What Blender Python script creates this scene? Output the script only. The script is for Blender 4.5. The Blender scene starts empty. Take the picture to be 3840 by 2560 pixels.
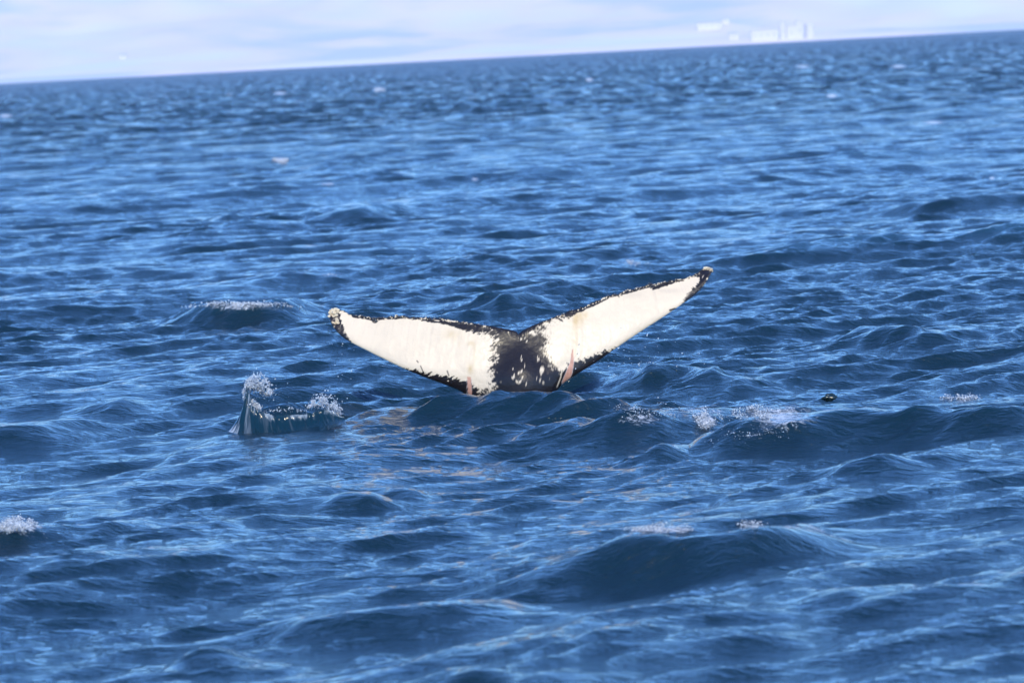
import bpy, math, random
import numpy as np
from mathutils import Vector, Matrix

rng = np.random.default_rng(7)
random.seed(7)
sc = bpy.context.scene
COL = sc.collection

# ------------------------------------------------------------------ camera
W, H = 3840, 2560
FPX = 15400.0                       # focal length in photo pixels
CAMH = 3.6
RHO = math.radians(3.04)            # horizon rises to the right
SHORE = 6000.0
PITCH = math.atan(1065.0 / FPX) + CAMH / SHORE
R0 = np.array([1.0, 0, 0]); U0 = np.array([0, math.sin(PITCH), math.cos(PITCH)])
FWD = np.array([0, math.cos(PITCH), -math.sin(PITCH)])
RT = math.cos(RHO) * R0 - math.sin(RHO) * U0
UP = math.sin(RHO) * R0 + math.cos(RHO) * U0
CAMP = np.array([0, 0, CAMH])

cam = bpy.data.cameras.new('camera')
cam.sensor_width = 36; cam.lens = FPX / W * 36
cam.clip_start = 0.5; cam.clip_end = 60000
cam.dof.use_dof = True; cam.dof.focus_distance = 42.0; cam.dof.aperture_fstop = cam.lens / 48.0
co = bpy.data.objects.new('camera', cam); COL.objects.link(co)
M = Matrix(((RT[0], UP[0], -FWD[0], 0), (RT[1], UP[1], -FWD[1], 0), (RT[2], UP[2], -FWD[2], CAMH), (0, 0, 0, 1)))
co.matrix_world = M
sc.camera = co

# ------------------------------------------------------------------ light
SUN_EL, SUN_AZ = math.radians(38), math.radians(172)
wd = bpy.data.worlds.new('World'); sc.world = wd; wd.use_nodes = True
nt = wd.node_tree
bg = nt.nodes['Background']; sky = nt.nodes.new('ShaderNodeTexSky')
sky.sky_type = 'NISHITA'; sky.sun_disc = False
sky.sun_elevation = SUN_EL; sky.sun_rotation = SUN_AZ
sky.air_density = 1.0; sky.dust_density = 0.1; sky.ozone_density = 4.0
tint = nt.nodes.new('ShaderNodeMix'); tint.data_type = 'RGBA'; tint.blend_type = 'MULTIPLY'; tint.inputs[0].default_value = 1
tint.inputs[7].default_value = (0.54, 0.90, 1.34, 1)      # the photograph's cold white balance
nt.links.new(sky.outputs[0], tint.inputs[6]); nt.links.new(tint.outputs[2], bg.inputs[0]); bg.inputs[1].default_value = 0.15
sl = bpy.data.lights.new('sun', 'SUN'); sl.energy = 2.3; sl.angle = math.radians(0.5); sl.color = (1, 0.885, 0.645)
so = bpy.data.objects.new('sun', sl); COL.objects.link(so)
sdir = Vector((math.sin(SUN_AZ) * math.cos(SUN_EL), math.cos(SUN_AZ) * math.cos(SUN_EL), math.sin(SUN_EL)))
so.rotation_euler = sdir.to_track_quat('Z', 'Y').to_euler(); so.location = (0, -10, 30)
sc.view_settings.view_transform = 'Standard'; sc.view_settings.look = 'None'
sc.view_settings.exposure = 0.93; sc.view_settings.gamma = 1; sc.view_settings.use_curve_mapping = False
sc.cycles.max_bounces = 6; sc.cycles.diffuse_bounces = 2; sc.cycles.glossy_bounces = 3
sc.cycles.transmission_bounces = 4; sc.cycles.volume_bounces = 0
sc.cycles.sample_clamp_direct = 12; sc.cycles.sample_clamp_indirect = 3

# ------------------------------------------------------------------ helpers
def ray(px, py):
    px = np.asarray(px, float); py = np.asarray(py, float)
    a = (px - W / 2) / FPX; b = -(py - H / 2) / FPX
    return FWD + a[..., None] * RT + b[..., None] * UP
def at_height(px, py, z):
    d = ray(px, py); t = (np.asarray(z) - CAMH) / d[..., 2]
    return CAMP + d * t[..., None]
def at_depth(px, py, dep):
    d = ray(px, py)
    return CAMP + d * np.asarray(dep)[..., None]
def project(P):
    q = P - CAMP; z = q @ FWD
    return W / 2 + FPX * (q @ RT) / z, H / 2 - FPX * (q @ UP) / z
def sstep(a, b, x):
    t = np.clip((x - a) / (b - a), 0, 1); return t * t * (3 - 2 * t)

def hash2(i, j, s=0):
    n = (i.astype(np.int64) * 374761393 + j.astype(np.int64) * 668265263 + s * 974634777) & 0xffffffff
    n = ((n ^ (n >> 13)) * 1274126177) & 0xffffffff
    n = n ^ (n >> 16)
    return (n & 0xffffff) / float(0xffffff)
def vnoise(x, y, s=0):
    i = np.floor(x); j = np.floor(y); fx = x - i; fy = y - j
    fx = fx * fx * (3 - 2 * fx); fy = fy * fy * (3 - 2 * fy)
    i = i.astype(np.int64); j = j.astype(np.int64)
    a = hash2(i, j, s); b = hash2(i + 1, j, s); c = hash2(i, j + 1, s); d = hash2(i + 1, j + 1, s)
    return (a * (1 - fx) + b * fx) * (1 - fy) + (c * (1 - fx) + d * fx) * fy
def fbm(x, y, s=0, oct=4):
    v = 0; a = 0.5; t = 0
    for k in range(oct):
        v = v + a * vnoise(x, y, s + k); t += a; a *= 0.55; x = x * 2.03 + 11.3; y = y * 2.03 + 5.7
    return v / t * 2 - 1

def mesh_from(name, verts, quads=None, tris=None, smooth=True, mat=None, parent=None):
    me = bpy.data.meshes.new(name)
    verts = np.asarray(verts, np.float32)
    nq = 0 if quads is None else len(quads); ntr = 0 if tris is None else len(tris)
    me.vertices.add(len(verts)); me.vertices.foreach_set('co', verts.ravel())
    loops = []
    if nq: loops.append(np.asarray(quads, np.int32).ravel())
    if ntr: loops.append(np.asarray(tris, np.int32).ravel())
    loops = np.concatenate(loops)
    me.loops.add(len(loops)); me.loops.foreach_set('vertex_index', loops)
    st = np.concatenate([np.arange(nq) * 4, nq * 4 + np.arange(ntr) * 3]).astype(np.int32)
    me.polygons.add(nq + ntr); me.polygons.foreach_set('loop_start', st)
    me.update(calc_edges=True); me.validate()
    me.polygons.foreach_set('use_smooth', np.full(len(me.polygons), smooth))
    o = bpy.data.objects.new(name, me); COL.objects.link(o)
    if mat: me.materials.append(mat)
    if parent: o.parent = parent
    return o
def grid_quads(nr, nc, off=0, flip=False):
    i = np.arange(nr - 1)[:, None] * nc + np.arange(nc - 1)[None, :]
    q = np.stack([i, i + 1, i + nc + 1, i + nc], -1).reshape(-1, 4) + off
    return q[:, ::-1] if flip else q
def attr(o, name, vals):
    a = o.data.attributes.new(name, 'FLOAT', 'POINT'); a.data.foreach_set('value', np.asarray(vals, np.float32).ravel())
def attr_col(o, name, vals):
    a = o.data.attributes.new(name, 'FLOAT_COLOR', 'POINT')
    v = np.ones((len(vals), 4), np.float32); v[:, :3] = vals; a.data.foreach_set('color', v.ravel())
def tag(o, label=None, cat=None, group=None, kind=None):
    for k, v in (('label', label), ('category', cat), ('group', group), ('kind', kind)):
        if v: o[k] = v
    return o

class NT:
    def __init__(s, name):
        s.m = bpy.data.materials.new(name); s.m.use_nodes = True; s.t = s.m.node_tree
        s.b = s.t.nodes['Principled BSDF']; s.out = s.t.nodes['Material Output']
    def n(s, typ, **kw):
        x = s.t.nodes.new(typ)
        for k, v in kw.items():
            if k.startswith('i_'): x.inputs[k[2:].replace('_', ' ')].default_value = v
            else: setattr(x, k, v)
        return x
    def l(s, a, b): s.t.links.new(a, b)
    def math(s, op, a, b=None):
        x = s.t.nodes.new('ShaderNodeMath'); x.operation = op
        for k, v in ((0, a), (1, b)):
            if v is None: continue
            if isinstance(v, (int, float)): x.inputs[k].default_value = v
            else: s.l(v, x.inputs[k])
        return x.outputs[0]

# ------------------------------------------------------------------ sea material
def sea_material():
    k = NT('sea_water'); b = k.b
    geo = k.n('ShaderNodeNewGeometry')
    def noise(sx, sy, rot, detail, rough, dist=0.0):
        mp = k.n('ShaderNodeMapping'); mp.inputs['Rotation'].default_value = (0, 0, math.radians(rot))
        mp.inputs['Scale'].default_value = (sx, sy, 1.0)
        k.l(geo.outputs['Position'], mp.inputs[0])
        t = k.n('ShaderNodeTexNoise'); t.inputs['Scale'].default_value = 1; t.inputs['Detail'].default_value = detail
        t.inputs['Roughness'].default_value = rough; t.inputs['Distortion'].default_value = dist
        k.l(mp.outputs[0], t.inputs['Vector']); return t.outputs[0]
    n1 = noise(1.6, 3.4, -38, 3, 0.55, 0.3)
    n2 = noise(6.0, 14.0, -30, 4, 0.6, 0.4)
    n3 = noise(22, 40, -48, 3, 0.6, 0.2)
    patch = noise(0.35, 0.35, 10, 2, 0.5)
    pm = k.n('ShaderNodeMapRange'); pm.inputs[1].default_value = 0.35; pm.inputs[2].default_value = 0.65
    pm.inputs[3].default_value = 0.35; pm.inputs[4].default_value = 1.3; k.l(patch, pm.inputs[0])
    h = k.math('MULTIPLY', n1, 0.055)
    h = k.math('ADD', h, k.math('MULTIPLY', n2, 0.030))
    h3 = k.math('MULTIPLY', k.math('MULTIPLY', n3, 0.011), pm.outputs[0])
    h = k.math('ADD', h, h3)
    bp = k.n('ShaderNodeBump'); bp.inputs['Strength'].default_value = 1.0; bp.inputs['Distance'].default_value = 1.0
    k.l(h, bp.inputs['Height']); # slopes of the waves too short for the mesh far out: they tilt the facets one sees
    sx = k.n('ShaderNodeSeparateXYZ'); k.l(geo.outputs['Position'], sx.inputs[0])
    far = k.n('ShaderNodeMapRange'); far.interpolation_type = 'SMOOTHSTEP'
    far.inputs[1].default_value = 45; far.inputs[2].default_value = 300; far.inputs[3].default_value = 0.0; far.inputs[4].default_value = 1.0
    k.l(sx.outputs[1], far.inputs[0])
    mp = k.n('ShaderNodeMapping'); mp.inputs['Scale'].default_value = (.9, .35, 1); k.l(geo.outputs['Position'], mp.inputs[0])
    tn = k.n('ShaderNodeTexNoise'); tn.inputs['Scale'].default_value = 1; tn.inputs['Detail'].default_value = 5; tn.inputs['Roughness'].default_value = .62
    k.l(mp.outputs[0], tn.inputs['Vector'])
    v1 = k.n('ShaderNodeVectorMath', operation='SUBTRACT'); k.l(tn.outputs['Color'], v1.inputs[0]); v1.inputs[1].default_value = (.5, .68, .5)
    v2 = k.n('ShaderNodeVectorMath', operation='MULTIPLY'); k.l(v1.outputs[0], v2.inputs[0]); v2.inputs[1].default_value = (1.0, 1.5, 0)
    v3 = k.n('ShaderNodeVectorMath', operation='SCALE'); k.l(v2.outputs[0], v3.inputs[0]); k.l(far.outputs[0], v3.inputs['Scale'])
    v4 = k.n('ShaderNodeVectorMath', operation='ADD'); k.l(v3.outputs[0], v4.inputs[0]); k.l(bp.outputs[0], v4.inputs[1])
    v5 = k.n('ShaderNodeVectorMath', operation='NORMALIZE'); k.l(v4.outputs[0], v5.inputs[0]); k.l(v5.outputs[0], b.inputs['Normal'])
    at = k.n('ShaderNodeAttribute', attribute_name='foam')
    fn = noise(16, 24, 20, 5, 0.7, 1.0)
    f = k.math('SUBTRACT', k.math('ADD', fn, k.math('MULTIPLY', at.outputs['Fac'], 0.62)), 0.80)
    f = k.math('MULTIPLY', f, 5.0); f.node.use_clamp = True
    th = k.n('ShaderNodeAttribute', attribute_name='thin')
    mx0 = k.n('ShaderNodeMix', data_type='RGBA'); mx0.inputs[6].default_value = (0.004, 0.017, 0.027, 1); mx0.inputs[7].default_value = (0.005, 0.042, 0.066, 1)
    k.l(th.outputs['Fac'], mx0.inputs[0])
    mx = k.n('ShaderNodeMix', data_type='RGBA'); k.l(mx0.outputs[2], mx.inputs[6]); mx.inputs[7].default_value = (0.46, 0.50, 0.55, 1)
    k.l(f, mx.inputs[0]); k.l(mx.outputs[2], b.inputs['Base Color'])
    r = k.math('ADD', k.math('MULTIPLY', f, 0.35), 0.05); k.l(r, b.inputs['Roughness'])
    b.inputs['IOR'].default_value = 1.333
    return k.m
SEA = sea_material()

# ------------------------------------------------------------------ sea surface
def crest(pts, lf, lb):
    return dict(p=np.array(pts, float), lf=lf, lb=lb)
CRESTS = [
 crest([(1120,1610,0),(1300,1545,.10),(1450,1492,.18),(1600,1468,.22),(1760,1448,.27),(1850,1448,.28),(1900,1430,.31),(2000,1414,.33),(2080,1424,.31),(2180,1478,.2),(2300,1498,.1),(2420,1512,0)], .42, .5),
 crest([(2540,1670,0),(2660,1605,.2),(2740,1552,.32),(2800,1535,.35),(2950,1530,.34),(3080,1530,.32),(3150,1508,.33),(3250,1497,.35),(3400,1482,.38),(3550,1480,.38),(3700,1492,.35),(3840,1500,.3),(4000,1510,.1),(4150,1510,0)], .50, .9),
 crest([(1850,1640,0),(2030,1580,.12),(2200,1535,.22),(2350,1506,.28),(2500,1506,.22),(2650,1525,.1),(2750,1530,0)], .42, .6),
 crest([(2330,1715,0),(2420,1672,.12),(2480,1626,.2),(2550,1642,.1),(2610,1670,0)], .28, .35),
 crest([(1700,2170,0),(2000,2115,.1),(2200,2045,.18),(2290,1965,.31),(2400,1935,.36),(2600,1945,.36),(2800,1932,.36),(2950,1935,.3),(3030,1965,.14),(3120,1995,0)], .40, .6),
 crest([(540,1212,0),(640,1190,.14),(740,1148,.32),(850,1134,.38),(1000,1130,.38),(1080,1122,.32),(1150,1145,.12),(1210,1165,0)], .42, .8),
 crest([(2860,1795,0),(3080,1762,.1),(3200,1716,.19),(3300,1705,.21),(3420,1722,.14),(3520,1745,0)], .34, .5),
 crest([(-300,1920,.25),(-100,1930,.3),(0,1948,.3),(80,1960,.24),(140,1988,.17),(200,1992,.14),(400,1978,.12),(560,1972,0)], .38, .5),
 crest([(1020,1910,0),(1200,1855,.1),(1340,1806,.2),(1420,1842,.08),(1490,1865,0)], .30, .35),
 crest([(1450,1812,0),(1540,1813,.1),(1660,1852,0)], .2, .25),
 crest([(930,2335,0),(1100,2275,.1),(1250,2242,.17),(1400,2222,.18),(1600,2216,.18),(1800,2202,.14),(1960,2222,0)], .32, .5),
 crest([(600,2455,0),(720,2402,.12),(800,2372,.15),(900,2405,0)], .22, .3),
 crest([(3250,785,0),(3400,752,.22),(3550,728,.34),(3700,712,.34),(3900,702,.3),(4100,710,0)], .6, 1.2),
 crest([(-200,1595,.15),(0,1582,.22),(150,1568,.22),(250,1566,.16),(370,1595,0)], .36, .6),
 crest([(300,1545,0),(390,1500,.15),(450,1490,.18),(520,1510,0)], .3, .4),
 crest([(2130,1440,0),(2300,1372,.15),(2430,1342,.28),(2560,1352,.2),(2700,1388,.16),(2820,1412,0)], .40, .6),
 crest([(1620,1170,0),(1800,1112,.2),(1900,1096,.3),(2000,1106,.2),(2160,1125,0)], .4, .6),
 crest([(1120,840,0),(1250,792,.32),(1350,774,.4),(1450,772,.28),(1570,795,0)], .6, 1.0),
 crest([(700,815,0),(850,822,.2),(1000,840,0)], .5, .6),
 crest([(0,1010,.1),(-200,1010,.1),(150,995,0)], .5, .6),
 crest([(3100,1240,0),(3300,1210,.2),(3500,1215,.22),(3700,1235,0)], .45, .6),
 crest([(2330,2570,0),(2400,2548,.10),(2480,2540,.16),(2580,2548,.10),(2660,2580,0)], .16, .25),
 crest([(1500,2560,0),(1700,2520,.08),(2000,2500,.12),(2200,2500,.08),(2350,2515,0)], .25, .3),
 crest([(2700,2140,0),(2950,2200,.08),(3200,2240,.12),(3400,2230,.1),(3600,2250,0)], .3, .4),
]
def build_sea():
    half = math.radians(8.6)
    NF = 600
    th_f = np.linspace(-half, half, NF)
    side = half + (math.pi - half) * (np.linspace(0, 1, 82)[1:] ** 2.9)
    th = np.concatenate([-side[::-1], th_f, side])
    # radial rows
    rs = [0.4, 2, 5, 9, 13, 16, 18.5, 20.5]
    r = 21.5
    while r < 9000:
        dr = 0.05 if r < 48 else 0.05 * (r / 48) ** 1.36
        dr = min(dr, r * 0.06)
        rs.append(r); r += dr
    rs.append(9000); rs = np.array(rs)
    nr, nc = len(rs), len(th)
    print('sea grid', nr, nc, nr * nc)
    dr = np.gradient(rs); dth = np.gradient(th)
    R, T = np.meshgrid(rs, th, indexing='ij')
    X = (R * np.sin(T)).astype(np.float32); Y = (R * np.cos(T)).astype(np.float32)
    # spacing of the grid, used to drop waves it could not carry
    SP = np.maximum(dr[:, None] * 1.0, R * dth[None, :]).astype(np.float32)
    Z = np.zeros_like(X); DX = np.zeros_like(X); DY = np.zeros_like(X); 
    # damping around the placed crests
    damp = np.ones_like(X); ZC = np.zeros_like(X); 
    for c in CRESTS:
        g = at_height(c['p'][:, 0], c['p'][:, 1], c['p'][:, 2])[:, :2]; hh = c['p'][:, 2]
        pad = 3.5 * max(c['lf'], c['lb']); x0, y0 = g.min(0) - pad; x1, y1 = g.max(0) + pad
        rmin = max(rs[0], y0 * 0.98); rows = np.where((rs > rmin) & (rs < y1 * 1.04))[0]
        if len(rows) == 0: continue
        a, bq = rows[0], rows[-1] + 1
        cols = np.where((th > math.atan2(x0, y0) - .02) & (th < math.atan2(x1, y0) + .02))[0]
        ca, cb = cols[0], cols[-1] + 1
        xs = X[a:bq, ca:cb]; ys = Y[a:bq, ca:cb]
        wob = 0.10 * fbm(xs * 0.9, ys * 0.9, 33, 3); 
        best = np.full(xs.shape, 1e9); bh = np.zeros(xs.shape); bs = np.ones(xs.shape)
        seg = np.concatenate([[0], np.cumsum(np.linalg.norm(np.diff(g, axis=0), axis=1))]); tt = np.linspace(0, seg[-1], 34)
        gx = np.interp(tt, seg, g[:, 0]); gy = np.interp(tt, seg, g[:, 1]); hh = np.interp(tt, seg, hh)
        for _ in range(6):
            for arr in (gx, gy, hh): arr[1:-1] = .25 * arr[:-2] + .5 * arr[1:-1] + .25 * arr[2:]
        g = np.stack([gx, gy], -1)
        for q in range(len(g) - 1):
            A, B = g[q], g[q + 1]; d = B - A; L2 = d @ d
            t = np.clip(((xs - A[0]) * d[0] + (ys - A[1]) * d[1]) / L2, 0, 1)
            ex = xs - A[0] - t * d[0]; ey = ys - A[1] - t * d[1]
            dist = np.hypot(ex, ey); sg = np.sign(d[0] * (ys - A[1]) - d[1] * (xs - A[0]))
            m = dist < best; best = np.where(m, dist, best); bh = np.where(m, hh[q] * (1 - t) + hh[q + 1] * t, bh); bs = np.where(m, sg, bs)
        v = best * bs + wob * 1.5
        bh = bh * .92; e = np.where(v < 0, np.exp(-(np.sqrt(v * v + .0009) / (c['lf'] * .74)) ** 1.5), np.exp(-(np.sqrt(v * v + .0009) / c['lb']) ** 1.35))
        zc = bh * e * (1 + .18 * fbm(xs * 1.1 + 7, ys * 1.1, 51, 2))
        for ax_, kn_ in ((0, 3), (1, 5)):
            for _ in range(2):
                pz = np.concatenate([np.repeat(np.take(zc, [0], ax_), kn_ // 2, ax_), zc, np.repeat(np.take(zc, [-1], ax_), kn_ // 2, ax_)], ax_)
                zc = sum(np.take(pz, np.arange(i, i + zc.shape[ax_]), ax_) for i in range(kn_)) / kn_
        ZC[a:bq, ca:cb] = np.maximum(ZC[a:bq, ca:cb], zc)
        w = np.exp(-(v / (1.3 * max(c['lf'], c['lb']))) ** 2) * sstep(0, .12, bh)
        damp[a:bq, ca:cb] = np.minimum(damp[a:bq, ca:cb], 1 - 0.5 * w)
    calm = np.ones_like(X)
    for (px, py, rx, ry) in [(1040, 1640, 1.0, 1.6)]:
        g = at_height(px, py, 0.)
        e_ = np.exp(-((X - g[0]) / rx) ** 4 - ((Y - g[1]) / ry) ** 4).astype(np.float32)
        calm = 1 - .5 * e_; damp = np.minimum(damp, 1 - .85 * e_)
    # random sea: many directional sines, choppy
    NW = 300
    lam = 0.20 * (26.0 / 0.20) ** (np.linspace(0, 1, NW) ** 1.15)
    lam = lam * rng.uniform(.93, 1.07, NW)
    mean = math.radians(-48)
    # gusts: ripples stronger in some patches than in others
    gm = (1 + .75 * fbm(X * .22 + 3, Y * .10, 61, 3)).astype(np.float32)
    gm2 = (1 + .6 * fbm(X * .5 + 9, Y * .25, 67, 2)).astype(np.float32)
    g = at_height(1560, 1570, 0.)
    near = (.80 + .20 * sstep(34, 46, Y)).astype(np.float32); gm = gm * near; gm2 = gm2 * near
    boost = (1 + .6 * np.exp(-((X - g[0]) / 1.6) ** 2 - ((Y - g[1]) / 3.5) ** 2)).astype(np.float32); gm = gm * boost; gm2 = gm2 * boost
    for q in range(NW):
        L = lam[q]; k = 2 * math.pi / L
        spread = 0.42 if L < 1 else (0.36 if L < 6 else 0.3)
        a = mean + rng.normal(0, spread)
        sl = 0.0240 if L < .9 else 0.0180                         # slope carried by each component
        if L > 1.6: sl *= (1.6 / L) ** 0.45

        if L < 0.7: sl *= 1.2
        amp = sl / k
        lim = L / 3.0
        n = int(np.where(dr[12:-3] < lim)[0].max(initial=0)) + 12
        if n < 10: continue
        kx, ky = math.cos(a), math.sin(a)
        xs = X[:n]; ys = Y[:n]
        ph = (k * kx) * xs + (k * ky) * ys + np.float32(rng.uniform(0, 6.283))
        w = np.clip((L / SP[:n] - 2.0) / 1.6, 0, 1).astype(np.float32) * np.float32(amp)
        dd = damp[:n] if L > 0.9 else 1.0
        w = w * (gm[:n] if L < .7 else (gm2[:n] if L < 2 else 1))
        if L <= .9: dd = calm[:n]
        s_, c_ = np.sin(ph), np.cos(ph)
        Z[:n] += w * c_ * dd
        cw = w * (0.85 if L < 4 else .7)
        DX[:n] -= cw * kx * s_ * dd; DY[:n] -= cw * ky * s_ * dd
    Z = Z + ZC
    # keep far rim calm where it meets the coast
    V = np.stack([X + DX, Y + DY, Z], -1).reshape(-1, 3)
    o = mesh_from('sea', V, grid_quads(nr, nc, flip=False), mat=SEA)
    o['kind'] = 'structure'
    return o, V, (nr, nc)
sea, SV, SHP = build_sea()
n0 = np.zeros(3)
if sea.data.polygons[5].normal.z < 0: sea.data.flip_normals()
SPX, SPY = project(SV)
vis = (SV[:, 1] > 20) & (SPX > -400) & (SPX < W + 400) & (SPY > 150) & (SPY < H + 300)
IDX = np.where(vis)[0]
KX, KY, KV = SPX[IDX], SPY[IDX], SV[IDX]
KD = np.linalg.norm(KV - CAMP, axis=1)
def on_sea(px, py, win=6.0):
    """points of the sea surface seen at these photo pixels"""
    out = np.zeros((len(px), 3)); ok = np.zeros(len(px), bool); 
    pad = 30; m = (KX > min(px) - pad) & (KX < max(px) + pad) & (KY > min(py) - pad) & (KY < max(py) + pad)
    kx, ky, kv, kd = KX[m], KY[m], KV[m], KD[m]
    for i, (a, b) in enumerate(zip(px, py)):
        s = np.where((np.abs(kx - a) < win) & (np.abs(ky - b) < win))[0]
        if len(s) == 0: continue
        j = s[np.argmin(kd[s] + 0.02 * (np.abs(kx[s] - a) + np.abs(ky[s] - b)))]
        out[i] = kv[j]; ok[i] = True
    return out, ok

# foam areas painted on as real froth cover: ellipses in photo pixels
FOAM = [(890,1150,150,18,.75),(2620,1540,190,35,.55),(2650,1575,45,40,.8),(2930,1560,160,60,.7),(2480,1986,170,14,.8),(2830,1970,70,14,.6),
        (60,1975,110,30,.9),(3600,1490,130,14,.5),(2400,1570,120,30,.6),(1050,350,40,8,.8),(860,355,30,8,.6),(1420,335,26,8,1.),(3010,250,40,8,.8),(3370,250,40,7,.9),
        (3120,360,26,8,1),(1050,600,40,12,.9),(1780,672,20,8,.8),(1230,690,50,8,.7),(1240,1030,70,10,.6),(2370,985,60,14,.6),
        (3720,668,14,8,.9),(20,435,40,10,.8),(3500,460,60,9,.8),(2210,300,18,7,1),(1750,1600,80,9,.3),(160,2020,60,60,.35)]
foam = np.zeros(len(SV), np.float32)
for (cx, cy, rx, ry, a) in FOAM:
    e = ((SPX - cx) / rx) ** 2 + ((SPY - cy) / ry) ** 2
    m = (e < 4) & (SV[:, 1] > 20)
    foam[m] = np.maximum(foam[m], a * np.exp(-e[m]))
attr(sea, 'foam', foam)
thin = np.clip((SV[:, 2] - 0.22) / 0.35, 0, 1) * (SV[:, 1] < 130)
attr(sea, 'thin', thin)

# ------------------------------------------------------------------ whale tail
WH_D = 43.2
def whale():
    root = bpy.data.objects.new('humpback_whale', None); COL.objects.link(root)
    tag(root, 'black and white whale tail with barnacled tips raised above the waves', 'whale')
    K = [(0,1240,1172,1236,1190),(.03,1260,1160,1243,1216),(.06,1285,1166,1258,1238),(.10,1322,1182,1288,1267),(.15,1370,1187,1336,1294),
     (.20,1438,1189,1400,1326),(.25,1489,1183,1460,1356),(.30,1545,1189,1520,1385),(.35,1625,1193,1591,1413),(.40,1700,1202,1665,1440),
     (.44,1778,1214,1740,1470),(.47,1840,1223,1830,1560),(.485,1890,1231,1868,1700),(.497,1922,1238,1885,1900),(.505,1938,1244,1910,1900),
     (.51,1945,1252,1940,1900),(.515,1953,1245,1965,1900),(.525,1970,1234,1995,1900),(.54,2005,1217,2025,1700),(.56,2058,1194,2048,1560),
     (.585,2110,1174,2090,1452),(.62,2170,1155,2165,1401),(.66,2233,1131,2233,1360),(.70,2290,1105,2300,1312),(.75,2370,1084,2391,1250),
     (.80,2435,1067,2460,1206),(.85,2500,1058,2531,1158),(.90,2566,1042,2600,1111),(.94,2610,1024,2640,1071),(.97,2637,1007,2660,1038),(1.0,2657,1004,2673,1012)]
    K = np.array(K); NU, NS = 860, 84
    u = np.linspace(0, 1, NU)
    C = [np.interp(u, K[:, 0], K[:, i]) for i in range(1, 5)]
    def sm(a, n):
        kk = np.ones(n) / n; p = np.pad(a, n // 2, mode='edge'); return np.convolve(p, kk, 'valid')[:NU]
    C = [np.where(np.abs(u - .51) < .02, c, sm(c, 21)) if i < 2 else sm(c, 25) for i, c in enumerate(C)]
    tx, ty, lx, ly = C
    # knobbly trailing edge
    arc = np.cumsum(np.hypot(np.gradient(tx), np.gradient(ty)))
    kn = fbm(arc / 13, arc * 0, 3, 3) * 4.2 + fbm(arc / 45, arc * 0, 9, 2) * 4.5
    kn *= sstep(0, .04, u) * sstep(0, .07, np.abs(u - .51)) * sstep(1, .97, u)
    ty = ty + kn
    for c, w, a in ((2439, 9, -7), (2452, 8, 7), (1404, 12, 5)):
        ty = ty + a * np.exp(-((tx - c) / w) ** 2)
    sv = np.linspace(0, 1, NS); sv = 0.5 * (sv + (1 - np.cos(math.pi * sv)) / 2)
    S, Ug = np.meshgrid(sv, u, indexing='ij')
    bow = np.sin(S * math.pi) 
    PX = tx[None] * (1 - S) + lx[None] * S; PY = ty[None] * (1 - S) + ly[None] * S
    xn = (PX - 1950) / 720.0
    chord = np.hypot(tx - lx, ty - ly)[None]
    ch_m = np.minimum(chord, 280) / FPX * WH_D
    half = ch_m * 0.115 * (S + .004) ** 0.62 * np.sqrt(np.clip(1 - S, 0, 1)) * 2.0
    half += 0.010 * np.exp(-((S - .012) / .02) ** 2) * (0.6 + fbm(arc / 11, arc * 0 + 4, 5, 2))[None] * (S > 0)
    # tail stock, round in section
    hw = np.interp(PY, [1240, 1330, 1450, 1600, 1900], [30, 85, 130, 95, 80])
    ax = np.interp(PY, [1240, 1450, 1900], [1946, 1962, 1950])
    ped = 0.20 * np.exp(-((PX - ax) / (hw * .95)) ** 2) * sstep(1250, 1430, PY) * np.sqrt(np.clip((1 - S) * 6, 0, 1))
    half = np.sqrt(half ** 2 + ped ** 2)
    dep = WH_D + 0.38 * np.abs(xn) ** 1.7 + (1450 - PY) / FPX * WH_D * 0.28 + np.maximum(PY - 1375, 0) ** 2 / (np.maximum(PY - 1375, 0) + 150) / FPX * WH_D * 0.6
    dep += 0.05 * np.cos(S * 3.0) * sstep(.1, .6, np.abs(xn))
    # soft muscle undulation on the visible side
    und = 0.010 * fbm(PX / 90, PY / 60, 21, 3)
    front = at_depth(PX, PY, dep - half + und * np.sqrt(np.clip(S * (1 - S) * 4, 0, 1)))
    back = at_depth(PX, PY, dep + half)
    nv = NU * NS
    V = np.concatenate([front.reshape(-1, 3), back.reshape(-1, 3)])
    q1 = grid_quads(NS, NU, 0, True); q2 = grid_quads(NS, NU, nv, False)
    def strip(idx, flip):
        a = idx[:-1]; b = idx[1:]; q = np.stack([a, b, b + nv, a + nv], -1); return q[:, ::-1] if flip else q
    top = np.arange(NU); bot = (NS - 1) * NU + np.arange(NU); le = np.arange(NS) * NU; ri = le + NU - 1
    Q = np.concatenate([q1, q2, strip(top, False), strip(bot, True), strip(le, True), strip(ri, False)])
    # ---- skin pattern, in photo pixels of the traced outline
    def sdpoly(P, x, y):
        P = np.array(P, float); d = np.full(x.shape, 1e9); ins = np.zeros(x.shape, bool)
        for i in range(len(P)):
            A = P[i]; B = P[(i + 1) % len(P)]; e = B - A
            t = np.clip(((x - A[0]) * e[0] + (y - A[1]) * e[1]) / (e @ e), 0, 1)
            d = np.minimum(d, np.hypot(x - A[0] - t * e[0], y - A[1] - t * e[1]))
            if A[1] != B[1]:
                c = ((A[1] > y) != (B[1] > y)) & (x < e[0] * (y - A[1]) / e[1] + A[0]); ins ^= c
        return np.where(ins, d, -d)
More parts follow.
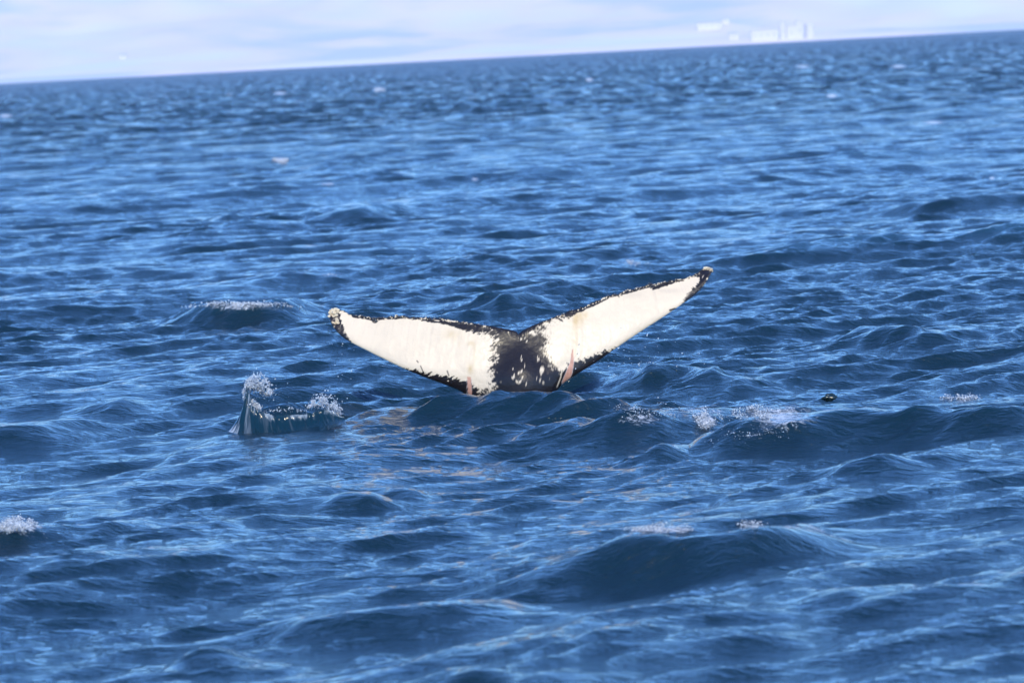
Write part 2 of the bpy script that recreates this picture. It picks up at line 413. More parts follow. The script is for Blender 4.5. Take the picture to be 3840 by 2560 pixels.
    WL = [(1276,1168),(1300,1172),(1326,1190),(1370,1197),(1400,1205),(1440,1197),(1530,1195),(1580,1200),(1610,1209),(1650,1212),(1700,1226),
          (1740,1240),(1790,1243),(1850,1258),(1868,1268),(1850,1300),(1852,1330),(1850,1360),(1846,1390),(1850,1420),(1862,1450),(1800,1470),
          (1775,1445),(1740,1427),(1680,1410),(1640,1404),(1600,1397),(1560,1389),(1530,1384),(1480,1378),(1400,1345),(1336,1308),(1308,1270),(1292,1240),(1284,1212),(1272,1192)]
    WR = [(2000,1252),(2068,1203),(2128,1190),(2153,1180),(2198,1160),(2251,1137),(2286,1117),(2321,1109),(2391,1090),(2437,1077),(2447,1088),
          (2496,1073),(2549,1056),(2601,1036),(2624,1040),(2612,1069),(2588,1090),(2572,1111),(2560,1140),(2540,1170),(2444,1232),(2338,1298),(2286,1314),
          (2268,1317),(2216,1334),(2181,1348),(2153,1355),(2124,1373),(2103,1385),(2068,1367),(2051,1353),(2047,1329),(2042,1301),(2047,1276),(2051,1259),(2023,1262)]
    x, y = PX, PY
    def streak(x, y, ang, l, w, s):
        c, sn = math.cos(ang), math.sin(ang)
        return fbm((x * c + y * sn) / l, (-x * sn + y * c) / w, s, 4)
    nL = streak(x, y, math.radians(-35), 24, 6, 40); nR = streak(x, y, math.radians(28), 24, 6, 50)
    fine = fbm(x / 4.5, y / 4.5, 60, 3)
    cl = np.exp(-((x - 1850) / 75) ** 2); cr = np.exp(-((x - 2050) / 70) ** 2)
    low = sstep(0.62, 0.9, S)
    sdl = sdpoly(WL, x, y); sdr = sdpoly(WR, x, y)
    tipn = np.exp(-((x - 1270) / 40) ** 2) + np.exp(-((x - 2600) / 50) ** 2)
    ampL = 4 + 44 * cl + 17 * low * (x > 1480) + 9 * tipn; ampR = 4 + 44 * cr + 17 * low * (x < 2330) + 10 * tipn
    fl = sdl + ampL * (nL * .8 + fine * .35) - 3 * cl; fr = sdr + ampR * (nR * .8 + fine * .35) - 3 * cr
    soft = 1.6 + 7 * low * tipn + 3.5 * (cl + cr)
    wht = np.clip(np.maximum(sstep(-soft, soft, fl), sstep(-soft, soft, fr)), 0, 1)
    # greyish flecks inside the white near the root
    wht *= 1 - 0.35 * np.exp(-(np.maximum(sdl, sdr) / 30) ** 2) * (cl + cr).clip(0, 1) * sstep(.1, .4, fine)
    spots = [(2032,1386,11,15,.2),(1993,1246,15,6,-.5),(1954,1271,4,5,0),(1968,1266,3,4,0),(1954,1334,3,4,0),(1955,1347,5,5,0),(2019,1347,6,7,.5),
             (1942,1430,20,5,0),(1925,1415,7,6,0),(1960,1418,6,4,0),(1957,1392,8,3,-.2),(1944,1398,7,2.5,-.5),(2026,1425,5,5,0),(2036,1436,9,3,.5),
             (1967,1372,2,8,.1),(1973,1439,4,3,0),(1984,1341,2,2,0),(2013,1418,2.5,2.5,0),(2014,1337,4,2,0),(1975,1280,3,5,.6),(1907,1245,2.5,2,0),
             (1680,1428,4,3,0),(2030,1400,5,5,0),(1690,1203,30,3,.15),(1640,1202,14,2.5,.1),(2062,1418,3,3,0),(2044,1300,3,6,0)]
    for (cx, cy, a, b, r) in spots:
        a *= .82; b *= .82; c, sn = math.cos(r), math.sin(r); ex = ((x - cx) * c + (y - cy) * sn) / a; ey = (-(x - cx) * sn + (y - cy) * c) / b
        wht = np.maximum(wht, sstep(1.1, .75, np.hypot(ex, ey) + fine * .3))
    # pale specks thrown over the black
    cell = vnoise(x / 5.2, y / 5.2, 77) * (0.6 + .55 * vnoise(x / 40, y / 40, 71))
    edge = np.exp(-S * chord / 14.0)
    wht = np.maximum(wht, sstep(.97, 1.02, cell + .05 * np.exp(-((x - 1960) / 60) ** 2 - ((y - 1420) / 40) ** 2)))
    bits = vnoise(arc[None] / 5.5 + 0 * S, S * chord / 5.0, 91)
    wht = np.maximum(wht, sstep(.70, .80, bits) * (edge > .6) * (0.8) * (np.abs(x - 1946) > 90))
    tipcl = np.maximum(np.exp(-((x - 2648) / 22) ** 2 - ((y - 1045) / 26) ** 2), np.exp(-((x - 1262) / 14) ** 2 - ((y - 1215) / 20) ** 2))
    wht = np.maximum(wht, tipcl * sstep(.1, .4, streak(x, y, math.radians(-60), 20, 6, 88)))
    # thin scars
    def line(P, w):
        P = np.array(P, float); d = np.full(x.shape, 1e9)
        for A, B in zip(P[:-1], P[1:]):
            e = B - A; t = np.clip(((x - A[0]) * e[0] + (y - A[1]) * e[1]) / (e @ e), 0, 1)
            d = np.minimum(d, np.hypot(x - A[0] - t * e[0], y - A[1] - t * e[1]))
        return sstep(w * 1.4, w * .6, d)
    wht = np.maximum(wht, .7 * line([(2105,1371),(2107,1392),(2102,1416),(2089,1450)], 2.4))
    wht = wht * (1 - .85 * line([(1577,1372),(1583,1385),(1587,1398)], 2)); wht = wht * (1 - .8 * line([(1563,1352),(1568,1358)], 2.2))
    wht = wht * (1 - .8 * line([(1677,1390),(1683,1408)], 2.5)); wht = wht * (1 - .9 * line([(2513,1163),(2530,1158)], 4))
    wht = wht * (1 - .85 * line([(2314,1104),(2322,1114)], 2)); wht = wht * (1 - .85 * line([(2334,1100),(2332,1108)], 2))
    ring = np.abs(np.hypot(x - 1406, (y - 1200)) - 9); wht = wht * (1 - .9 * sstep(4, 2, ring))
    white = np.array([0.63, 0.51, 0.36]); black = np.array([0.009, 0.0065, 0.007])
    mott = 1 + .05 * fbm(x / 60, y / 40, 12, 3)
    col = black[None, None] * (1 - wht[..., None]) + (white[None, None] * mott[..., None]) * wht[..., None]
    def blend(c, m):
        nonlocal col
        m = (m * sstep(.25, .7, wht))[..., None] if True else m
        col = col * (1 - m) + np.array(c)[None, None] * m
    g2 = lambda cx, cy, a, b: np.exp(-((x - cx) / a) ** 2 - ((y - cy) / b) ** 2)
    yn = (0.65 + .5 * fbm(x / 14, y / 22, 15, 3))
    blend((.47, .32, .14), np.clip(yn * (.9 * g2(2165, 1195, 26, 28) + .5 * g2(2190, 1180, 22, 18) + .45 * g2(2160, 1260, 14, 60) + .25 * g2(2230, 1245, 20, 30)), 0, .8))
    blend((.47, .33, .15), np.clip(yn * (.5 * g2(1700, 1255, 34, 22) + .55 * g2(1765, 1287, 16, 10) + .8 * g2(1764, 1385, 11, 24) + .35 * g2(1780, 1320, 8, 50) + .35 * g2(1723, 1293, 5, 16)), 0, .8))
    blend((.42, .33, .25), .35 * np.clip(g2(2370, 1105, 60, 16) + g2(2500, 1090, 60, 10), 0, 1))
    # raw pink scars running off the leading edge
    s1 = sstep(1.5, 0, np.abs(x - (1759 + (y - 1413) * .05)) - 6.5) * sstep(1411, 1414, y)
    wsc = np.interp(y, [1308, 1330, 1357, 1400, 1430], [1, 4, 6, 11, 11]); csc = np.interp(y, [1308, 1330, 1357, 1400, 1430], [2148, 2146, 2145, 2133, 2120])
    s2 = sstep(1.5, 0, np.abs(x - csc) - wsc) * sstep(1306, 1310, y)
    rim = np.maximum(sstep(2, 0, np.abs(np.abs(x - csc) - wsc - 1.5)) * sstep(1330, 1350, y), sstep(2, 0, np.abs(np.abs(x - 1760) - 9)) * sstep(1416, 1420, y) * .7)
    col = col * (1 - rim[..., None] * .6) + np.array([.55, .5, .46]) * rim[..., None] * .6
    for s_ in (s1, s2):
        m = (s_ * (.92 + .08 * fine))[..., None]; col = col * (1 - m) + np.array([.46, .235, .16]) * m * (1 + .2 * fbm(x / 5, y / 14, 3, 2))[..., None] + 0
    # brownish film on the stock
    bm = (.5 * sstep(.6, 1., 1 - wht) * (.5 + .5 * fbm(x / 50, y / 60, 6, 3)))[..., None]
    col = col + bm * np.array([.006, .0035, .003])
    colb = np.broadcast_to(np.array([.012, .011, .013]), col.shape)
    k = NT('whale_skin'); b = k.b
    a = k.n('ShaderNodeAttribute', attribute_name='skin'); k.l(a.outputs['Color'], b.inputs['Base Color'])
    b.inputs['Roughness'].default_value = .42; b.inputs['IOR'].default_value = 1.38
    b.inputs['Coat Weight'].default_value = .1; b.inputs['Coat Roughness'].default_value = .13; b.inputs['Coat IOR'].default_value = 1.33
    tc = k.n('ShaderNodeTexCoord'); t = k.n('ShaderNodeTexNoise'); t.inputs['Scale'].default_value = 16; t.inputs['Detail'].default_value = 4
    k.l(tc.outputs['Object'], t.inputs['Vector'])
    bp = k.n('ShaderNodeBump'); bp.inputs['Distance'].default_value = .012; bp.inputs['Strength'].default_value = .6
    k.l(t.outputs[0], bp.inputs['Height']); k.l(bp.outputs[0], b.inputs['Normal']); k.l(bp.outputs[0], b.inputs['Coat Normal'])
    o = mesh_from('tail_fluke', V, Q, mat=k.m, parent=root)
    attr_col(o, 'skin', np.concatenate([np.clip(col, 0, 1).reshape(-1, 3), colb.reshape(-1, 3)]))
    # ---- barnacles
    kb = NT('barnacle_shell'); kb.b.inputs['Roughness'].default_value = .35
    oi = kb.n('ShaderNodeObjectInfo'); rp = kb.n('ShaderNodeValToRGB')
    rp.color_ramp.elements[0].color = (.62, .45, .24, 1); rp.color_ramp.elements[1].color = (.90, .76, .54, 1)
    kb.l(oi.outputs['Random'], rp.inputs[0])
    tcb = kb.n('ShaderNodeTexCoord'); nb = kb.n('ShaderNodeTexNoise'); nb.inputs['Scale'].default_value = 3
    kb.l(tcb.outputs['Object'], nb.inputs['Vector']); mxb = kb.n('ShaderNodeMix', data_type='RGBA', blend_type='MULTIPLY'); mxb.inputs[0].default_value = .5
    kb.l(rp.outputs[0], mxb.inputs[6]); kb.l(nb.outputs[0], mxb.inputs[7]); kb.l(mxb.outputs[2], kb.b.inputs['Base Color'])
    kb.b.inputs['Coat Weight'].default_value = .5; kb.b.inputs['Coat Roughness'].default_value = .1
    kd = NT('barnacle_dark'); kd.b.inputs['Base Color'].default_value = (.02, .018, .018, 1); kd.b.inputs['Roughness'].default_value = .25
    kd.b.inputs['Coat Weight'].default_value = .6; kd.b.inputs['Coat Roughness'].default_value = .08
    prof = [(1.0, 0), (.93, .3), (.78, .62), (.58, .82), (.42, .80), (.30, .55), (0.0, .45)]
    def bmesh_data(name, mat):
        n = 9; vs = []; fs = []
        for (r, z) in prof[:-1]:
            for i in range(n):
                aa = i / n * 2 * math.pi; rr = r * (1 + .10 * math.sin(3 * aa + z) + .06 * (i % 2)); vs.append((rr * math.cos(aa), rr * math.sin(aa), z))
        vs.append((0, 0, prof[-1][1]))
        for j in range(len(prof) - 2):
            for i in range(n): fs.append((j * n + i, j * n + (i + 1) % n, (j + 1) * n + (i + 1) % n, (j + 1) * n + i))
        tr = [((len(prof) - 2) * n + i, (len(prof) - 2) * n + (i + 1) % n, len(vs) - 1) for i in range(n)]
        oo = mesh_from(name, np.array(vs), fs, tr, mat=mat); me = oo.data; bpy.data.objects.remove(oo); return me
    mpale = bmesh_data('barnacle', kb.m); mdark = bmesh_data('barnacle_wet', kd.m)
    F2 = front
    # nearest visible surface point to a photo pixel
    fx, fy = PX.ravel(), PY.ravel(); ff = front.reshape(-1, 3)
    def put(px, py, rad_px, dark=False, tip=False):
        j = int(np.argmin((fx - px) ** 2 + (fy - py) ** 2)); p = ff[j] + (at_depth(px, py, WH_D) - at_depth(fx[j], fy[j], WH_D)) * .9
        q = bpy.data.objects.new('barnacle', mdark if dark else mpale); COL.objects.link(q); q.parent = root
        r = rad_px / FPX * WH_D
        nrm = Vector((random.uniform(-.5, .5), -1, random.uniform(-.2, .7)))
        q.rotation_mode = 'QUATERNION'; q.rotation_quaternion = nrm.to_track_quat('Z', 'Y')
        q.location = Vector(p) + Vector((0, .25 * r, 0)); q.scale = (r, r * random.uniform(.8, 1), r * random.uniform(.8, 1.3))
    for px, py, r in [(1247,1170,9),(1258,1160,9),(1242,1182,8),(1255,1174,10),(1267,1164,8),(1236,1173,7),(1262,1182,7),(1251,1186,7),(1269,1172,6),
                      (1246,1160,6),(1264,1204,8),(1258,1212,7),(1248,1209,5),(1268,1212,7),(1234,1186,6),(1262,1196,6),(1252,1166,6),(1239,1164,5),
                      (2642,1005,5),(2650,1004,6),(2659,1006,6),(2668,1010,6),(2655,1011,5),(2646,1010,4),(2664,1014,5),(2671,1017,4),(2638,1011,4)]:
        put(px, py, r)
    for px, py, r, dk in [(1404,1197,10,1),(1410,1204,7,1),(1486,1185,6,0),(1494,1188,5,1),(2436,1066,7,1),(2443,1074,6,1)]:
        put(px, py, r, bool(dk))
    for i in range(150):
        uu = random.choice([random.uniform(.10, .46), random.uniform(.57, .95)])
        j = int(uu * (NU - 1)); off = abs(random.gauss(0, 5)); dk = random.random() < .45
        put(tx[j], ty[j] + off, random.uniform(1.8, 4.2) * (1.2 if dk else .8), dk)
    return root
whale()

# ------------------------------------------------------------------ foam beads and drops
def ico():
    t = (1 + 5 ** .5) / 2
    v = np.array([(-1,t,0),(1,t,0),(-1,-t,0),(1,-t,0),(0,-1,t),(0,1,t),(0,-1,-t),(0,1,-t),(t,0,-1),(t,0,1),(-t,0,-1),(-t,0,1)], float); v /= np.linalg.norm(v[0])
    f = np.array([(0,11,5),(0,5,1),(0,1,7),(0,7,10),(0,10,11),(1,5,9),(5,11,4),(11,10,2),(10,7,6),(7,1,8),(3,9,4),(3,4,2),(3,2,6),(3,6,8),(3,8,9),(4,9,5),(2,4,11),(6,2,10),(8,6,7),(9,8,1)])
    return v, f
IV, IF = ico()
def beads(name, P, R, mat, stretch=1.6, parent=None):
    n = len(P)
    sc3 = rng.uniform(.6, stretch, (n, 1, 3)); jit = 1 + rng.uniform(-.18, .18, (n, 12, 1))
    V = IV[None] * jit * sc3 * np.asarray(R)[:, None, None] + np.asarray(P)[:, None]
    Fc = IF[None] + (np.arange(n) * 12)[:, None, None]
    return mesh_from(name, V.reshape(-1, 3), tris=Fc.reshape(-1, 3), mat=mat, parent=parent)
kf = NT('froth'); kf.b.inputs['Base Color'].default_value = (.54, .58, .66, 1); kf.b.inputs['Roughness'].default_value = .22
kf.b.inputs['Transmission Weight'].default_value = .25; kf.b.inputs['IOR'].default_value = 1.33
ge = kf.n('ShaderNodeNewGeometry'); no = kf.n('ShaderNodeTexNoise'); no.inputs['Scale'].default_value = 45; no.inputs['Detail'].default_value = 3
kf.l(ge.outputs['Position'], no.inputs['Vector']); rp = kf.n('ShaderNodeValToRGB'); e = rp.color_ramp.elements
e[0].position = .34; e[0].color = (.22, .27, .32, 1); e[1].position = .62; e[1].color = (.84, .86, .88, 1); x = e.new(.48); x.color = (.48, .53, .59, 1)  # pale end of the ramp paints sun glints onto some of the beads
kf.l(no.outputs[0], rp.inputs[0]); kf.l(rp.outputs[0], kf.b.inputs['Base Color'])
FROTH = kf.m
kw = NT('water_drop'); kw.b.inputs['Base Color'].default_value = (.75, .82, .9, 1); kw.b.inputs['Roughness'].default_value = .05
kw.b.inputs['Transmission Weight'].default_value = .75; kw.b.inputs['IOR'].default_value = 1.33
DROP = kw.m

def foam_patch(label, cx, cy, rx, ry, n, rpx=(1.2, 4.0), lift=1.0, clump=9):
    clump *= 2; n = int(n * 2.2)
    cc = np.stack([rng.normal(cx, rx * .55, clump), rng.normal(cy, ry * .5, clump)], -1)
    pick = rng.integers(0, clump, n)
    px = cc[pick, 0] + rng.normal(0, rx * .10, n); py = cc[pick, 1] + rng.normal(0, ry * .24, n)
    P, ok = on_sea(px, py)
    P = P[ok]; P[:, 0] += rng.normal(0, .014, len(P)); P[:, 1] += rng.normal(0, .05, len(P)); P[:, 2] += np.abs(rng.normal(0, .008, len(P)))
    if len(P) == 0: return
    sp = np.linalg.norm(P - CAMP, axis=1) / FPX
    R = (.45 * rpx[0] + (.62 * rpx[1] - .45 * rpx[0]) * rng.random(len(P)) ** 3) * sp
    P[:, 2] += R * rng.uniform(.0, 1.2, len(P)) * lift
    o = beads('foam', P, R, FROTH)
    tag(o, label, 'foam', 'patches of foam on the wave crests', 'stuff')
foam_patch('white foam along the crest of the dark wave left of the tail', 890, 1142, 150, 10, 700, (1.5, 4.5), 1.2, 16)
foam_patch('foam spilling down the wave just right of the tail', 2650, 1575, 50, 28, 520, (1.2, 5), 1.2, 8)
foam_patch('broken froth on the wave face at lower right of the tail', 2420, 1545, 110, 26, 240, (1, 3.5), 1, 12)
foam_patch('foam on the shoulder of the large dark wave on the right', 2850, 1545, 110, 22, 560, (1.2, 4), 1, 14)
foam_patch('scattered bubbles low on the large dark wave face', 2830, 1630, 110, 22, 160, (1, 3), 1, 12)
foam_patch('thin line of foam along the crest of the foreground wave', 2480, 1984, 130, 8, 520, (1.2, 4.5), 1, 14)
foam_patch('small foam beads on the right end of the foreground crest', 2830, 1968, 60, 9, 180, (1.2, 5), 1.3, 6)
foam_patch('churned foam on the wave top at the left edge', 55, 1968, 80, 22, 900, (1.5, 5.5), 1.4, 12)
foam_patch('sparkling foam beads on the crest at the far right', 3590, 1488, 90, 10, 220, (1.2, 4.5), 1, 8)
foam_patch('fine spray on the small crest above the right fluke', 2380, 985, 40, 10, 70, (1, 3), 1.5, 4)
foam_patch('small whitecap on the distant water upper left', 1055, 602, 26, 8, 120, (2, 5), 1, 4)
foam_patch('tiny whitecap near the horizon left of centre', 1420, 335, 16, 6, 70, (2, 5), 1, 3)

# drops flung from the fluke
n = 70
px = np.concatenate([rng.normal(2380, 110, 36), rng.normal(2560, 120, 20), rng.uniform(1230, 1330, 14)])
py = np.concatenate([rng.normal(1385, 55, 36), rng.normal(1350, 90, 20), rng.uniform(1280, 1460, 14)])
P = at_depth(px, py, rng.uniform(41.5, 44, n)); P[:, 2] = np.maximum(P[:, 2], .32)
tag(beads('spray_drops', P, (1.2 + 2.6 * rng.random(n) ** 3) * 43 / FPX, FROTH, 1.3), 'tiny water drops falling under the right fluke', 'water drops', None, 'stuff')

# ------------------------------------------------------------------ splash left of the tail
def splash():
    root = bpy.data.objects.new('splash', None); COL.objects.link(root)
    tag(root, 'thrown sheet of water topped with white spray left of the tail', 'splash')
    NU, NS = 260, 40
    u = np.linspace(0, 1, NU)
    bx = np.interp(u, [0, .12, .3, 1], [846, 900, 990, 1300]); by = np.interp(u, [0, .3, .6, 1], [1615, 1650, 1640, 1590])
    tx = np.interp(u, [0, .08, .16, .22, .3, .45, .6, .75, .88, 1], [916, 924, 936, 948, 975, 1040, 1100, 1170, 1225, 1290])
    tY = np.interp(u, [0, .08, .16, .22, .3, .45, .6, .75, .88, 1], [1500, 1450, 1484, 1524, 1546, 1550, 1548, 1544, 1526, 1560])
    tY = tY + 6 * sstep(.25, .4, u) + 9 * fbm(u * 26, u * 0, 8, 4)
    s = np.linspace(0, 1, NS); S, Ug = np.meshgrid(s, u, indexing='ij')
    cur = S ** 1.0
    # steep foot sweeps out to the left, then rises
    ex = np.where(Ug < .3, .55 + .45 * Ug / .3, 1.0)
    PX = bx + (tx - bx) * (1 - (1 - S) ** (1 / ex * .9)); PY = by + (tY - by) * S ** (1.15)
    rib = .005 * np.sin(Ug * 2 * math.pi * 17 + 2.5 * fbm(Ug * 6, S * 1.0, 4, 2) + S * 1.2) * (1 - .2 * S) + .006 * fbm(Ug * 40, S * 2.2, 17, 3)
    dep = 41.2 + .0 * S ** 2 + rib - .25 * Ug - .30 * (1 - S) ** 2.2
    th = .035 * (1 - S * .75) * np.clip(np.minimum(Ug, 1 - Ug) * 12, .05, 1)
    A = at_depth(PX, PY, dep - th); B = at_depth(PX, PY, dep + th)
    nv = NU * NS; V = np.concatenate([A.reshape(-1, 3), B.reshape(-1, 3)])
    def strip(idx):
        a = idx[:-1]; b = idx[1:]; return np.stack([a, b, b + nv, a + nv], -1)
    le = np.arange(NS) * NU
    Q = np.concatenate([grid_quads(NS, NU, 0), grid_quads(NS, NU, nv, True), strip((NS - 1) * NU + np.arange(NU)), strip(le), strip(le + NU - 1)])
    o = mesh_from('water_sheet', V, Q, mat=None, parent=root)
    k = NT('thrown_water'); b = k.b; b.inputs['Base Color'].default_value = (.012, .055, .075, 1); b.inputs['Roughness'].default_value = .1; b.inputs['IOR'].default_value = 1.333
    at = k.n('ShaderNodeAttribute', attribute_name='froth'); mx = k.n('ShaderNodeMix', data_type='RGBA')
    mx.inputs[6].default_value = (.004, .022, .036, 1)
    ge = k.n('ShaderNodeNewGeometry'); mp = k.n('ShaderNodeMapping'); mp.inputs['Scale'].default_value = (26, 9, 5); k.l(ge.outputs['Position'], mp.inputs[0])
    tx_ = k.n('ShaderNodeTexNoise'); tx_.inputs['Scale'].default_value = 1; tx_.inputs['Detail'].default_value = 4; k.l(mp.outputs[0], tx_.inputs['Vector'])
    bp = k.n('ShaderNodeBump'); bp.inputs['Distance'].default_value = .012; k.l(tx_.outputs[0], bp.inputs['Height']); k.l(bp.outputs[0], b.inputs['Normal']); mx.inputs[7].default_value = (.42, .48, .54, 1); k.l(at.outputs['Fac'], mx.inputs[0]); k.l(mx.outputs[2], b.inputs['Base Color'])
    o.data.materials.append(k.m)
    st = fbm(Ug * 34 + .3 * S, S * 1.3, 31, 3)
    fr = np.clip(sstep(.05, .5, st) * (.08 + .92 * np.exp(-(Ug / .13) ** 2)) * .8 + sstep(.72, 1, S + .12 * fbm(Ug * 60, S * 8, 2, 3)) * .5 * sstep(-.1, .3, fbm(Ug * 22, S * 2, 12, 3)), 0, 1)
    attr(o, 'froth', np.concatenate([fr.ravel(), fr.ravel()]))
    # spray: plume on the left, smaller plume on the right
    def cloud(n, segs, wid, rmin, rmax):
        segs = np.array(segs, float); t = rng.random(n) * (len(segs) - 1); i = t.astype(int).clip(0, len(segs) - 2); f = t - i
        c = segs[i] * (1 - f)[:, None] + segs[i + 1] * f[:, None]
        g = rng.normal(0, 1, (n, 2)) * c[:, 2:3] * wid
        # clumping
        px, py = c[:, 0] + g[:, 0], c[:, 1] + g[:, 1]
        m = fbm(px / 12, py / 12, 5, 3) > -.22
        px, py = px[m], py[m]; k2 = len(px)
        return at_depth(px, py, 41.35 + rng.normal(0, .10, k2)), (rmin + (rmax - rmin) * rng.random(k2) ** 3) * 42 / FPX
    P1, R1 = cloud(6500, [(920,1500,5),(926,1460,9),(940,1436,14),(968,1430,18),(985,1446,19),(1000,1462,12),(1012,1475,7)], .75, .6, 3.4)
    P2, R2 = cloud(900, [(925,1540,4),(935,1505,9),(952,1512,10),(962,1530,8),(975,1528,5)], .8, .8, 3.5)
    P3, R3 = cloud(2200, [(1150,1524,4),(1180,1512,8),(1205,1500,14),(1228,1505,14),(1255,1525,10),(1275,1545,6)], .9, .6, 2.8)
    P4, R4 = cloud(200, [(980,1545,3),(1040,1538,4),(1075,1530,6),(1100,1538,3),(1150,1540,3)], 1.2, .6, 2.4)
    ob = beads('spray', np.concatenate([P1, P2, P3, P4]), np.concatenate([R1, R2, R3, R4]), FROTH, 1.5, root); ob['kind'] = 'stuff'
    n = 70
    px = rng.normal(1010, 28, n); py = rng.normal(1470, 26, n); px[40:] = rng.normal(1240, 35, 30); py[40:] = rng.normal(1505, 18, 30)
    ob = beads('drops', at_depth(px, py, rng.uniform(41.2, 41.6, n)), (1 + 2.4 * rng.random(n) ** 2) * 42 / FPX, FROTH, 1.2, root); ob['kind'] = 'stuff'
splash()

# a single blob of water in the air over the right crest
a = np.linspace(0, math.pi, 14); bq = np.linspace(0, 2 * math.pi, 25)
A, B = np.meshgrid(a, bq, indexing='ij')
rr = 1 + .18 * np.sin(3 * B + A * 2) + .12 * np.sin(5 * A)
lv = np.stack([rr * np.sin(A) * np.cos(B) * .072, rr * np.sin(A) * np.sin(B) * .04, rr * np.cos(A) * .036], -1).reshape(-1, 3)
kk = NT('dark_water'); kk.b.inputs['Base Color'].default_value = (.01, .02, .02, 1); kk.b.inputs['Roughness'].default_value = .12
c0 = at_depth(3110, 1490, 42.0)
ob = mesh_from('water_blob', lv + c0, grid_quads(14, 25), mat=kk.m)
tag(ob, 'dark glinting blob of water tossed above the right hand wave', 'water blob')

# ------------------------------------------------------------------ far coast
def coast():
    nx, ny = 260, 90
    xs = np.linspace(-4200, 4200, nx); ys = np.linspace(SHORE, 12000, ny)
    X, Y = np.meshgrid(xs, ys)
    t = (Y - SHORE) / 6000
    z = 6 * sstep(0, .01, t) + 60 * t + 520 * sstep(.12, .75, t) * (.55 + .5 * fbm(X / 900, Y / 1500, 3, 4)) + 30 * fbm(X / 300, Y / 400, 8, 4) * sstep(0, .2, t)
    z[0] = -3
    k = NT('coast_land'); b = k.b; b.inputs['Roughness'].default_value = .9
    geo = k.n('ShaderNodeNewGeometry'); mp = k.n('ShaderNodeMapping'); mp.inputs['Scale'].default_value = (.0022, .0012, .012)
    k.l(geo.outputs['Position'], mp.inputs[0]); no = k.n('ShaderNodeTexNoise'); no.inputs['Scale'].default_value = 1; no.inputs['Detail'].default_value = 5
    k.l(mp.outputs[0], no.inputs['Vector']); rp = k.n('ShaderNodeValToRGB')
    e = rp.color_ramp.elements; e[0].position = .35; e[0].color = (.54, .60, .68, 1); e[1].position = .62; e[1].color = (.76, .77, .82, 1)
    x = e.new(.47); x.color = (.82, .71, .77, 1)  # pale snowy land, with the lavender of hazy air put into its colour
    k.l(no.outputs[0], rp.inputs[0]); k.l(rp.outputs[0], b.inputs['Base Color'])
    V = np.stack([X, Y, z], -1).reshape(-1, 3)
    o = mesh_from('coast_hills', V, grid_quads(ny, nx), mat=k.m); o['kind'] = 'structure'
    def hz(px, py):                                    # land height at a pixel: step along the ray
        d = ray(px, py); d = d / d[1]
        for Yq in np.arange(SHORE + 30, 11900, 20):
            p = CAMP + d * Yq; i = np.interp(p[0], xs, np.arange(nx)); j = np.interp(Yq, ys, np.arange(ny))
            zz = z[int(round(j)), int(round(i))]
            if zz > p[2]: return np.array([p[0], Yq, zz])
        return CAMP + d * 6200
    return hz
hz = coast()
kwl = NT('white_wall'); kwl.b.inputs['Base Color'].default_value = (.66, .63, .57, 1); kwl.b.inputs['Roughness'].default_value = .6
krf = NT('pale_roof'); krf.b.inputs['Base Color'].default_value = (.55, .56, .58, 1); krf.b.inputs['Roughness'].default_value = .5
kwn = NT('dark_pane'); kwn.b.inputs['Base Color'].default_value = (.32, .34, .37, 1); kwn.b.inputs['Roughness'].default_value = .2
def box(x0, x1, y0, y1, z0, z1):
    v = [(x, y, zz) for zz in (z0, z1) for (x, y) in ((x0, y0), (x1, y0), (x1, y1), (x0, y1))]
    return v, [(0, 3, 2, 1), (4, 5, 6, 7), (0, 1, 5, 4), (1, 2, 6, 5), (2, 3, 7, 6), (3, 0, 4, 7)]
def building(name, label, px, py, wpx, hpx, roof='gable', cat='building', wall=None):
    p = hz(px, py); s = p[1] / FPX; w = wpx * s; h = hpx * s; dth = max(12, w * .35)
    r = bpy.data.objects.new(name, None); COL.objects.link(r); r.location = p; tag(r, label, cat, None)
    v, f = box(-w / 2, w / 2, 0, dth, -4, h); mesh_from('wall', np.array(v), f, smooth=False, mat=wall or kwl.m, parent=r)
    if roof == 'gable':
        e = 1.0; q = h * .35
        v = [(-w/2-e, -e, h+.02), (w/2+e, -e, h+.02), (w/2+e, dth+e, h+.02), (-w/2-e, dth+e, h+.02), (-w/2-e, dth/2, h+q), (w/2+e, dth/2, h+q)]
        mesh_from('roof', np.array(v), [(0,3,2,1),(0,1,5,4),(3,4,5,2)], [(0,4,3),(1,2,5)], smooth=False, mat=krf.m, parent=r)
    else:
        v, f = box(-w/2-.5, w/2+.5, -.5, dth+.5, h+.02, h+1); mesh_from('roof', np.array(v), f, smooth=False, mat=krf.m, parent=r)
    nw = max(1, int(w / 9)); wm = None
    for i in range(nw):
        c = -w/2 + (i + .5) * w / nw; v, f = box(c-1.3, c+1.3, -.12, -.02, h*.35, h*.35+1.8)
        if wm is None: q = mesh_from('window', np.array([(a-c, b, z) for a, b, z in v]), f, smooth=False, mat=kwn.m, parent=r); wm = q.data
        else: q = bpy.data.objects.new('window', wm); COL.objects.link(q); q.parent = r
        q.location.x = c
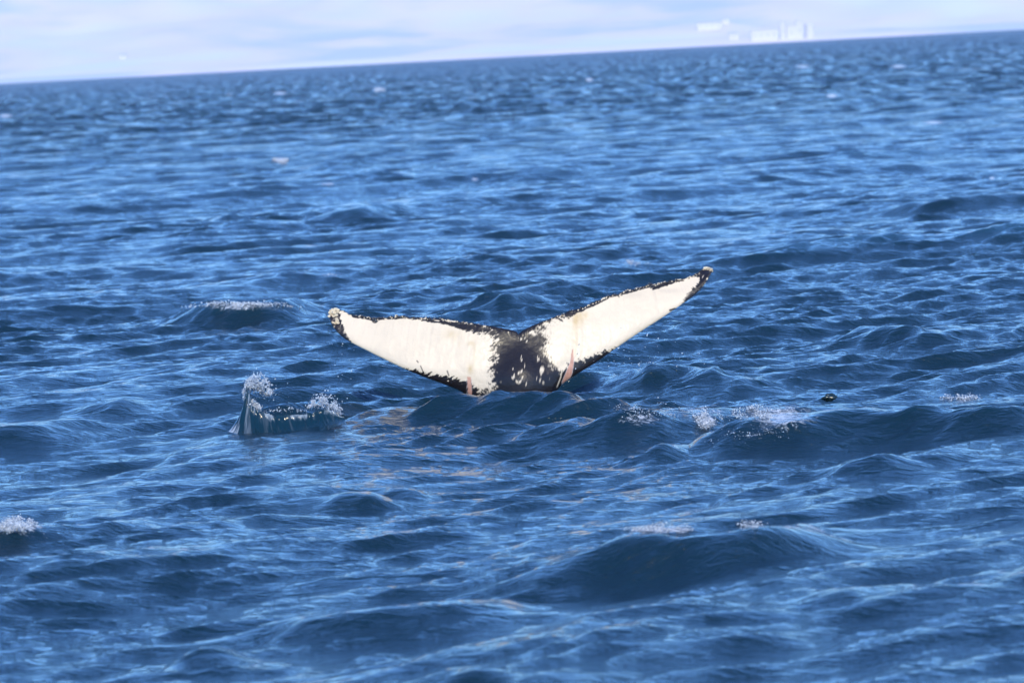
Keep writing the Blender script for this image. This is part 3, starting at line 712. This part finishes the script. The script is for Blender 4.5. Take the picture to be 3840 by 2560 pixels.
def tank(name, label, px, py, wpx, hpx, cat='storage tank'):
    p = hz(px, py); s = p[1] / FPX; R = wpx * s / 2; h = hpx * s; n = 28
    r = bpy.data.objects.new(name, None); COL.objects.link(r); r.location = p; tag(r, label, cat)
    a = np.linspace(0, 2 * math.pi, n + 1); rows = [(R, -4), (R, h * .85)]
    v = np.array([(q * math.cos(t), R + q * math.sin(t), z) for q, z in rows for t in a]); mesh_from('wall', v, grid_quads(2, n + 1), mat=kwl.m, parent=r)
    rows = [(R * 1.01, h * .85), (R * .85, h * .93), (R * .5, h * .985), (.01, h)]
    v = np.array([(q * math.cos(t), R + q * math.sin(t), z) for q, z in rows for t in a]); mesh_from('roof', v, grid_quads(4, n + 1), mat=kwl.m, parent=r)
building('house', 'pale low buildings high on the hazy slope left of the harbour tanks', 2660, 112, 90, 18)
building('barn', 'small pale barn beside the low hillside building', 2722, 112, 26, 14)
building('shed', 'small bright shed at the water edge left of the long warehouse', 2752, 150, 34, 22)
building('warehouse', 'long pale warehouse on the shoreline', 2868, 158, 100, 32, 'flat')
building('grain_tower', 'tall white tower at the left end of the harbour blocks', 2938, 160, 20, 58, 'flat', 'tower')
building('factory', 'white block between the two harbour towers', 2970, 158, 38, 44, 'flat')
building('silo_tower', 'tall white tower at the right end of the harbour blocks', 3000, 158, 22, 60, 'flat', 'tower')
tank('storage_tank', 'brightest round white tank standing right of the harbour towers', 3039, 156, 36, 50)
building('farmhouse', 'lone white farmhouse on the hazy slope far left', 461, 224, 22, 14)
#building('cottage', 'pale cottage near the left edge of the hazy slope', 60, 200, 40, 16)

# ------------------------------------------------------------------ haze
v, f = box(-5000, 5000, -60, 12500, -8, 760)
hb = mesh_from('haze', np.array(v, float), f, smooth=False); hb['kind'] = 'stuff'
hm = bpy.data.materials.new('haze_air'); hm.use_nodes = True; t = hm.node_tree; t.nodes.clear()
pv = t.nodes.new('ShaderNodeVolumePrincipled'); ou = t.nodes.new('ShaderNodeOutputMaterial')
pv.inputs['Color'].default_value = (.86, .92, 1, 1); pv.inputs['Density'].default_value = 7e-5; pv.inputs['Anisotropy'].default_value = .0
t.links.new(pv.outputs[0], ou.inputs['Volume']); hb.data.materials.append(hm)
print('tris', sum(len(o.data.polygons) * 2 for o in sc.objects if o.type == 'MESH'))
